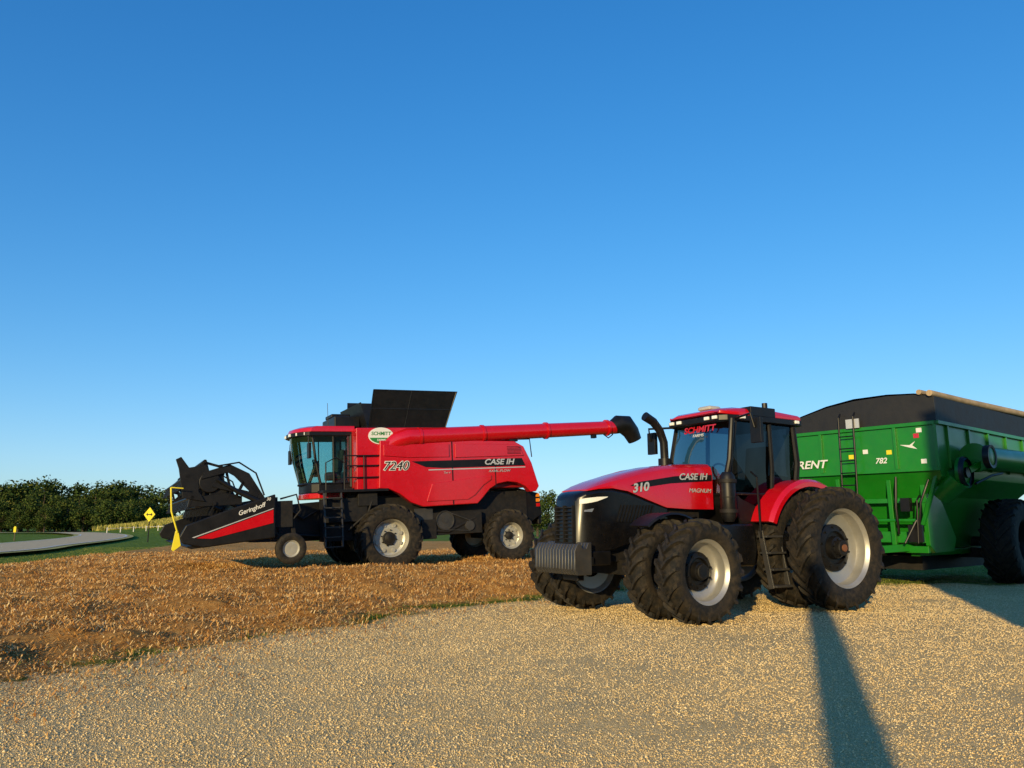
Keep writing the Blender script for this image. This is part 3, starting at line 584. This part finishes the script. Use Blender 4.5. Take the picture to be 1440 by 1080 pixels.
b.tube([(x_-.08,y_*.97,2.73) for x_,y_ in arc],.035,8); b.box(.92,.98,.35,.95,2.5,4.2); b.box(.92,.98,-.95,-.35,2.5,4.2); b.box(.92,.98,-.35,.35,2.5,3.1); mk("cab_frame",b,BLACK,cc)
b=MB(); b.loft([[(x_,-w_,2.28),(x_,-w_,2.44),(x_,w_,2.44),(x_,w_,2.28)] for x_,w_ in((1.0,.96),(1.95,.96),(2.2,.75),(2.28,.4))]); mk("cab_fascia",b,RED,cc,bev=.02)
b=MB(); b.box(1.1,1.5,-.26,.26,2.85,3.1); b.prism([(1.05,3.1),(1.15,3.1),(1.08,3.8),(.98,3.8)],-.25,.25); mk("seat",b,SEAT,cc,bev=.03)
b=MB(); b.tube([(2.05,0,2.72),(1.85,0,3.3)],.05,8); b.tube([(1.83+.08*math.sin(a_),.2*math.cos(a_),3.33+.17*math.sin(a_)) for a_ in np.linspace(0,2*math.pi,18)],.018,6); b.box(1.6,1.75,-.75,-.5,3.0,3.5); mk("steering_wheel",b,BLACK,cc)
def cs(z_,g,zz=None): return [(x_+g,y_*(1+g*.3),z_) for x_,y_ in arc]+[(.85,-1.0,z_),(.85,1.0,z_)]
b=MB(); b.loft([cs(4.28,.27),cs(4.40,.22),cs(4.46,.05)]); mk("roof",b,RED,cc,bev=.02)
b=MB(); b.loft([cs(4.15,.18),cs(4.17,.3),cs(4.28,.3)]); mk("roof_trim",b,BLACK,cc)
for x_,y_ in((2.33,.86),(2.52,.62),(2.66,.3),(2.66,-.3),(2.52,-.62),(2.33,-.86)):
    b=MB(); b.box(x_-.02,x_+.06,y_-.08,y_+.08,4.18,4.27); mk("work_light",b,LENS,cc,bev=.01)
for sgn in(1,-1):
    b=MB(); b.tube([(2.15,sgn*.95,4.15),(2.35,sgn*1.35,4.1),(2.35,sgn*1.4,3.5)],.018,8); b.box(2.3,2.38,sgn*1.4-.12,sgn*1.4+.12,3.45,3.9); mk("mirror",b,BLACK,C,bev=.015)
b=MB(); b.tube([(1.6,.7,4.45),(1.62,.7,5.2)],.008,5); mk("antenna",b,BLACK,C)
b=MB(); b.box(.0,2.0,.97,1.62,2.42,2.5); mk("platform",b,BLACK,C,bev=.01)
b=MB()
for x_ in(.15,.75,1.35): b.tube([(x_,1.58,2.5),(x_,1.58,3.5)],.02,8)
for z_ in(2.85,3.2,3.5): b.tube([(.15,1.58,z_),(1.35,1.58,z_)],.02,8)
b.tube([(1.9,1.6,2.0),(1.9,1.6,3.3),(1.6,1.6,3.45),(1.35,1.58,3.3)],.02,8); mk("handrail",b,BLACK,C)
b=MB()
for x_ in(1.45,1.95): b.beam((x_,1.55,2.45),(x_,1.72,.85),.04,.1)
for q in range(6): b.box(1.45,1.95,1.56+.03*(5-q),1.72+.03*(5-q),.85+q*.28,.88+q*.28)
mk("ladder",b,WGT,C)
b=MB(); b.box(.6,1.9,.7,1.4,1.55,2.25); b.box(1.0,1.9,.7,1.2,1.0,1.55); b.tube([(1.2,1.4,1.3),(.6,1.45,1.8),(.4,1.4,2.3)],.04,8); b.box(.3,.9,1.0,1.45,2.0,2.4); mk("side_tank",b,DARK,C,bev=.03)
b=MB(); b.prism([(.9,2.25),(.9,1.2),(2.6,1.05),(3.9,1.1),(3.9,1.85),(2.6,2.15)],-.65,.65); b.beam((.6,.5,1.1),(2.8,.5,1.1),.12,.12); b.beam((.6,-.5,1.1),(2.8,-.5,1.1),.12,.12); b.tube([(.5,.75,1.0),(1.7,.75,1.15),(3.2,.75,1.3)],[.07,.07,.04],10); mk("feeder_house",b,BLACK,C,bev=.02)
b=MB()
for y_ in(.5,.62,.74): b.tube([(1.6,y_,2.1),(2.4,y_+.1,1.7),(3.0,y_+.1,2.15),(3.8,y_,2.0)],.025,8)
b.box(2.7,3.1,.66,.8,1.3,1.9); mk("feeder_hose",b,BLACK,C)
# auger
b=MB(); b.tube([(.0,1.3,3.75),(-.35,1.42,3.95),(-.7,1.5,4.06),(-1.0,1.5,4.08)],[.29,.30,.29,.27],20); b.tube([(-1.0,1.5,4.08),(-8.5,1.5,4.42)],[.265,.235],24)
for x_ in(-1.02,-3.2,-5.6,-8.1): z_=4.08+(-1-x_)*.0453; b.tube([(x_,1.5,z_),(x_-.08,1.5,z_+.003)],[.29,.29],24)
ag=mk("unloading_auger",b,RED,C)
b=MB(); b.tube([(-8.4,1.5,4.41),(-8.65,1.5,4.53),(-8.95,1.5,4.52),(-9.2,1.5,4.25),(-9.35,1.5,3.95)],[.25,.33,.36,.30,.25],20,cap=False); mk("discharge_spout",b,BLACK,ag)
b=MB(); b.tube([(-8.0,1.5,4.17),(-8.2,1.5,4.04),(-8.4,1.5,4.17)],.02,6); b.box(-7.65,-7.5,1.42,1.58,4.03,4.17); mk("auger_lamp",b,BLACK,ag)
b=MB(); b.tube([(-4.3,1.35,3.9),(-4.35,1.45,4.0)],.06,8); b.box(-4.5,-4.2,1.2,1.6,3.92,3.99); b.tube([(-4.6,.4,3.9),(-4.6,.4,4.5)],.09,12); b.box(-4.7,-4.3,-1,.2,3.95,4.15); b.tube([(-4.65,1.2,3.6),(-5.1,1.3,3.2),(-5.15,1.3,2.6)],.02,8); b.tube([(-4.45,1.4,4.0),(-5.0,1.5,4.0),(-5.05,1.5,3.4)],.02,8); mk("rear_fittings",b,BLACK,C)
b=MB(); b.prism([(-4.7,2.4),(-5.5,2.2),(-5.6,1.5),(-5.1,1.2),(-4.5,1.4)],-1.05,1.05); b.box(-5.65,-5.5,-.9,.9,1.15,1.5); mk("residue_chopper",b,BLACK,C,bev=.03)
for q in range(3):
    b=MB(); b.box(-5.3,-5.24,1.3+.0,1.45,1.75+.16*q,1.86+.16*q); mk("rear_lamp",b,ORANGE if q else RED,C)
for y_,s_ in((1.50,1),(-1.50,-1)): wheel(C,(0,y_,1.02),1.02,.72,.56,21,s_,'light',SILVL)
wheel(C,(0,-2.35,1.02),1.02,.62,.56,21,-1,'light',SILVL)
for y_,s_ in((1.42,1),(-1.42,-1)): wheel(C,(-4.1,y_,.86),.86,.55,.42,19,s_,'light',SILVL)
# header
b=MB(); b.box(3.85,4.1,-4.5,4.4,1.15,1.4); b.box(3.85,4.0,-4.5,4.4,1.95,2.15); b.box(4.0,4.03,-4.5,4.4,1.3,2.0); b.prism([(4.1,1.15),(5.75,1.0),(5.85,1.06),(4.1,1.35)],-4.5,4.4)
for y_ in np.linspace(-4.2,4.2,8): b.box(3.75,3.9,y_-.05,y_+.05,1.1,2.15)
hd=mk("header",b,BLACK,C,bev=.01,label="wide black grain header with reel raised"); hd.location=(0,0,.13)
for y_ in(4.4,-4.6):
    b=MB(); b.prism([(3.85,2.22),(3.85,1.16),(5.5,1.02),(5.95,1.14),(6.02,1.3),(5.88,1.56),(4.9,1.90)],y_,y_+.12); mk("end_shield",b,BLACK,hd,bev=.03)
b=MB(); b.prism([(3.9,1.84),(3.9,1.52),(5.3,1.22),(5.65,1.25)],4.523,4.532); mk("red_band",b,RED,hd)
b=MB(); b.prism([(3.9,1.88),(3.9,1.86),(5.7,1.26),(5.75,1.27)],4.523,4.532); mk("pin_stripe",b,GREY,hd)
text("Geringhoff",.15,WHITE,hd,(4.42,4.535,1.87),shear=.3,bold=.015,pitch=R(18)); text("30",.10,WHITE,hd,(4.02,4.535,2.10),shear=.2,bold=.01)
b=MB(); b.prism([(5.98,1.10),(6.14,.98),(6.18,1.02),(6.10,1.44),(6.04,1.45)],4.38,4.50); b.tube([(6.06,4.5,1.4),(6.20,4.5,1.9),(6.22,4.5,2.45)],.022,8); b.tube([(5.95,4.5,2.42),(6.22,4.5,2.45)],.016,8); mk("crop_divider",b,YEL,hd,bev=.006,label="thin yellow crop divider with guide rods")
# reel
rx,rz,rr=5.35,2.56,.52; b=MB(); b.tube([(rx,-4.3,rz),(rx,4.25,rz)],.12,12)
for y_ in(-4.25,-2.1,0,2.1,4.2):
    for k_ in range(6):
        a_=k_*math.pi/3+.3; a2=a_+math.pi/3; b.beam((rx,y_,rz),(rx+rr*math.cos(a_),y_,rz+rr*math.sin(a_)),.04,.10)
        b.beam((rx+rr*.95*math.cos(a_),y_,rz+rr*.95*math.sin(a_)),(rx+rr*.95*math.cos(a2),y_,rz+rr*.95*math.sin(a2)),.03,.06)
for k_ in range(6):
    a_=k_*math.pi/3+.3; cx_,cz_=rx+rr*math.cos(a_),rz+rr*math.sin(a_); b.tube([(cx_,-4.3,cz_),(cx_,4.3,cz_)],.045,6)
    for y_ in np.arange(-4.25,4.3,.10): b.beam((cx_,y_,cz_),(cx_+.10,y_,cz_-.28),.014,.028)
mk("reel",b,BLACK,hd)
for y_ in(4.3,-4.4,0):
    b=MB()
    b.prism([(3.9,2.1),(4.05,2.1),(4.45,2.75),(4.9,2.98),(5.5,2.80),(5.55,2.64),(4.95,2.79),(4.6,2.58),(4.2,1.95),(3.9,1.9)],y_-.05,y_+.05)
    b.tube([(4.1,y_+.08,2.0),(4.7,y_+.08,2.30),(5.2,y_+.08,2.62)],[.07,.06,.035],8)
    b.beam((4.25,y_+.04,2.2),(5.3,y_+.04,2.5),.04,.10); b.beam((4.5,y_+.02,2.7),(4.75,y_+.02,2.2),.03,.07); b.beam((4.15,y_+.02,2.05),(4.9,y_+.02,2.85),.03,.07)
    b.tube([(4.1,y_+.1,2.2),(4.3,y_+.1,2.75),(4.7,y_+.1,3.02),(5.2,y_+.1,2.94)],.022,6)
    mk("reel_arm",b,BLACK,hd)
b=MB(); b.prism([(5.45,2.1),(5.95,2.2),(6.05,2.9),(6.12,3.12),(6.0,3.18),(5.82,2.92),(5.45,2.98),(5.35,2.8),(5.6,2.6),(5.6,2.35)],4.25,4.3); b.prism([(4.6,2.0),(5.85,1.98),(5.8,2.2),(5.0,2.3),(4.6,2.2)],4.2,4.25); b.prism([(4.95,2.3),(5.35,2.25),(5.3,2.75),(5.05,2.8)],4.2,4.24); b.lathe([(0,.03),(.24,.03),(.26,0),(.24,-.03),(0,-.03)],24,c=(rx,4.28,rz)); mk("reel_end_plate",b,BLACK,hd,bev=.01)
b=MB(); b.beam((4.0,4.2,1.2),(3.4,4.2,1.15),.1,.12); b.beam((3.4,4.2,1.6),(3.3,4.2,.9),.08,.1); b.box(3.4,3.9,4.0,4.35,1.4,2.05); b.tube([(3.45,4.3,1.5),(3.2,4.3,1.8),(3.3,4.3,2.2),(3.7,4.3,2.1)],.025,8); mk("wheel_bracket",b,DARK,hd,bev=.01)
gw=MB(); gw.lathe([(.0,.02),(.1,.03),(.17,.02),(.20,.06),(.22,.06),(.22,-.1),(.0,-.1)],28); g_=mk("gauge_wheel",gw,SILVL,hd,loc=(3.45,4.35,.87))
gt=MB(); gt.lathe([(.21,.08),(.26,.11),(.33,.11),(.375,.08),(.385,0),(.375,-.08),(.33,-.11),(.26,-.11),(.21,-.08)],40,closed=True); mk("tyre",gt,RUB,g_)

# ================= GRAIN CART
G=root("grain_cart",(10.34,20.06,0),(0,0,R(219.7)),"green grain cart with black tarp hitched behind the tractor","grain cart")
b=MB(); b.loft([[(x0,-y0,z_),(x1,-y0,z_),(x1,y0,z_),(x0,y0,z_)] for x0,x1,y0,z_ in((-3.3,1.9,.95,.85),(-3.4,2.3,1.30,2.05),(-3.4,2.62,1.80,2.45),(-3.4,2.74,1.83,2.62),(-3.4,2.74,1.83,3.64))]); tk=mk("tank",b,GREEN,G,bev=.02)
b=MB(); b.box(2.70,2.80,-1.88,1.88,3.60,3.68); b.box(-3.45,2.8,1.80,1.90,3.60,3.68); b.box(2.74,2.79,-1.83,1.83,2.58,2.65)
for y_ in(-1.83,-.9,.9,1.79): b.box(2.742,2.80,y_-.03+.01,y_+.05,2.65,3.6)
for x_ in(-2.6,-1.4,-.2,1.0,2.2): b.box(x_,x_+.07,1.83,1.88,2.65,3.6)
mk("tank_rib",b,GREEN,G,bev=.005)
ar=[(-1.83,3.68),(-1.83,3.90),(-1.4,4.08),(-.7,4.25),(0,4.34),(.8,4.36),(1.4,4.32),(1.83,4.24),(1.83,3.68)]
b=MB(); b.prism(ar,2.66,2.73,'x'); b.box(-3.4,2.66,1.78,1.83,3.68,4.24); b.box(-3.4,2.66,-1.83,-1.78,3.68,3.9); mk("tank_extension",b,TARP,G,bev=.008)
b=MB(); V_=[];xs_=np.linspace(2.72,-3.4,14)
for k_,x_ in enumerate(xs_):
    for y_,z_ in ar[1:-1]: V_.append((x_,y_,z_+.02+(.03 if k_%2==0 else -.01)*(1-abs(y_)/1.9)))
n_=len(ar)-2; F_=[(i_*n_+j_,i_*n_+j_+1,(i_+1)*n_+j_+1,(i_+1)*n_+j_) for i_ in range(13) for j_ in range(n_-1)]
b.add(V_,F_); mk("tarp",b,TARP,G)
b=MB(); b.tube([(2.82,1.78,4.30),(1.0,1.8,4.30),(-1,1.78,4.33),(-3.4,1.8,4.36)],[.07,.075,.085,.08],12); b.tube([(2.8,1.55,4.35),(0,1.52,4.38),(-3.4,1.55,4.42)],.06,10); mk("tarp_roll",b,TAN,G)
b=MB(); b.prism([(2.5,2.5),(2.45,.95),(2.2,.78),(1.2,.8),(1.0,1.1),(1.6,1.9)],1.25,1.35); b.prism([(2.3,2.5),(2.35,.95),(2.0,.78),(1.2,.8),(1.0,1.1),(1.6,1.9)],-1.35,-1.25); b.box(2.32,2.44,-1.25,1.25,1.0,1.25); b.box(2.36,2.46,-1.3,1.3,.78,.93)
b.box(-2.5,2.2,-1.0,-.8,.70,.84); b.box(-2.5,2.2,.8,1.0,.70,.84); b.prism([(2.35,.8),(2.35,1.05),(6.3,.68),(6.3,.5)],-.12,.12)
b.beam((2.3,.9,.9),(4.4,.1,.8),.12,.16); b.beam((2.3,-.9,.9),(4.4,-.1,.8),.12,.16); b.beam((2.55,.6,2.5),(2.5,.6,.9),.1,.1); b.beam((2.6,-.6,2.5),(2.5,-.6,.9),.1,.1); b.beam((2.6,1.7,2.55),(2.5,1.25,1.4),.08,.08); mk("frame",b,GREEN,G,bev=.01)
b=MB(); b.box(6.2,6.8,-.06,.06,.5,.58); b.tube([(3.6,.25,.35),(3.6,.25,1.35)],.05,10); b.box(3.5,3.7,.15,.35,.3,.35); mk("hitch",b,DARK,G)
b=MB(); b.tube([(3.0,-.1,1.0),(5.5,-.1,1.25),(6.8,-.1,1.1)],.03,8); b.tube([(3.0,.1,1.0),(5.2,.1,1.45),(6.8,.1,1.2)],.025,8); b.tube([(2.6,.75,1.2),(2.75,.8,1.8),(2.62,.8,2.5)],.03,8); b.tube([(2.6,1.5,2.4),(2.75,1.35,1.9),(2.6,1.2,1.3)],.025,8); mk("hydraulic_hose",b,BLACK,G)
b=MB(); b.tube([(-.9,-1.9,1.0),(-.9,1.9,1.0)],.12,14); b.box(-1.05,-.75,-1.3,1.3,.6,.84); b.box(-3.2,1.4,-.7,.7,.35,.68); mk("axle",b,DARK,G)
b=MB()
for y_ in(-.32,.04): b.tube([(3.0,y_,1.3),(2.92,y_,3.0),(2.9,y_,3.95),(2.8,y_,4.05)],.02,8)
for q in range(8): b.tube([(2.99-.01*q,-.32,1.45+.29*q),(2.99-.01*q,.04,1.45+.29*q)],.016,6)
mk("ladder",b,BLACK,G)
b=MB(); b.obox((2.86,.0,3.78),(.03,.32,.22),Matrix.Identity(3)); mk("sight_window",b,GREY,G)
text("BRENT",.27,WHITE,G,(2.806,-1.24,2.86),FRONT,.25,bold=.02,sx=1.15)
text("782",.18,WHITE,G,(2.755,.55,2.86),FRONT,.25,bold=.02)
for y_,z_,m_ in((1.45,3.5,WHITE),(1.38,3.38,RED),(.2,3.1,WHITE),(-.15,3.0,YEL),(1.5,2.8,WHITE),(.75,3.05,YEL)):
    b=MB(); b.box(2.741,2.748,y_-.06,y_+.06,z_-.05,z_+.05); mk("warning_decal",b,m_,G)
b=MB(); b.prism([(1.0,3.20),(1.22,3.18),(1.35,3.26),(1.28,3.17),(1.38,3.08),(1.2,3.13)],2.742,2.75,'x'); mk("swoosh_emblem",b,WHITE,G)
b=MB(); b.prism([(-1.2,2.0),(1.4,2.0),(1.4,1.9),(-1.2,1.9)],2.40,2.50,'x'); b.tube([(2.55,-.9,1.5),(2.55,1.2,1.5)],.04,8); mk("crossbar",b,GREEN,G)
b=MB(); b.tube([(2.7,1.2,1.0),(2.7,1.25,1.95),(2.55,1.25,2.05)],.02,8); b.tube([(2.7,1.2,1.5),(2.9,1.0,1.0)],.025,8); b.box(2.6,2.75,.9,1.1,1.7,2.0); b.box(2.62,2.7,1.0,1.3,1.02,1.4); mk("hose_rack",b,BLACK,G)
b=MB(); b.tube([(1.55,2.12,2.92),(-3.6,2.12,2.98)],.27,24); b.tube([(1.62,2.12,2.9),(1.5,2.12,2.9)],.33,24); b.tube([(2.1,1.5,2.1),(2.15,1.95,2.45)],.30,24); b.lathe([(.0,.02),(.28,.02),(.34,.0),(.34,-.08),(0,-.08)],32,c=(2.05,2.05,2.55)); b.lathe([(.0,.03),(.2,.03),(.25,0),(.25,-.06),(0,-.06)],32,c=(1.6,2.45,2.9)); b.beam((1.9,2.1,2.6),(1.4,2.3,2.85),.08,.12); mk("folding_auger",b,GREEN,G)
b=MB(); b.tube([(1.9,2.2,2.3),(1.2,2.3,2.5),(.2,2.2,2.6)],.03,8); b.lathe([(.26,.03),(.34,.06),(.36,.0),(.30,.09)],32,c=(2.05,2.05,2.55)); b.lathe([(.0,.035),(.12,.035),(.12,.08),(0,.08)],20,c=(2.05,2.05,2.55)); b.lathe([(.20,.04),(.26,.05),(.26,-.08)],28,c=(1.6,2.45,2.9)); mk("auger_ring",b,BLACK,G)
for y_,s_ in((1.86,1),(-1.86,-1)): wheel(G,(-.9,y_,1.0),1.04,.74,.5,21,s_,'light',DARK)

# ================= off-frame shed and pole (cast the long evening shadows)
cx0,cy0=1.95,-3.0
Sd=root("machine_shed",(cx0,cy0,0),(0,0,0),"tall brown wooden machine shed beside the gravel yard","shed")
EH=8.8
b=MB(); b.box(0,26,-.15,0,0,EH); b.box(0,.15,-14,-.15,0,EH); b.box(25.85,26,-14,-.15,0,EH); b.box(0,26,-14.15,-14,0,EH)
for q in range(65): b.box(.2+q*.4,.26+q*.4,0,.03,0.02,EH-.05)
mk("wall",b,WOOD,Sd)
b=MB(); b.add([(-.1,.1,EH),(26.1,.1,EH),(26.1,-7,EH+1.0),(-.1,-7,EH+1.0),(-.1,-14.25,EH),(26.1,-14.25,EH)],[(0,1,2,3),(3,2,5,4),(0,3,4),(1,5,2)]); mk("roof",b,GALV,Sd,smooth=False)
b=MB(); b.box(6,13,.032,.1,0,4.8); mk("door",b,DRED,Sd)
py_=-8.0; px_=(.285+.34*py_)/.94
Pl=root("yard_pole",(px_,py_,0),(0,0,0),"weathered wooden yard pole standing on gravel","pole")
b=MB(); b.tube([(0,0,-.3),(0,0,2.5),(0,0,5.8)],[.22,.21,.19],16); mk("shaft",b,WOOD,Pl)
b=MB(); b.tube([(0,0,5.8),(0,0,5.87)],[.2,.14],16); mk("cap",b,GALV,Pl)
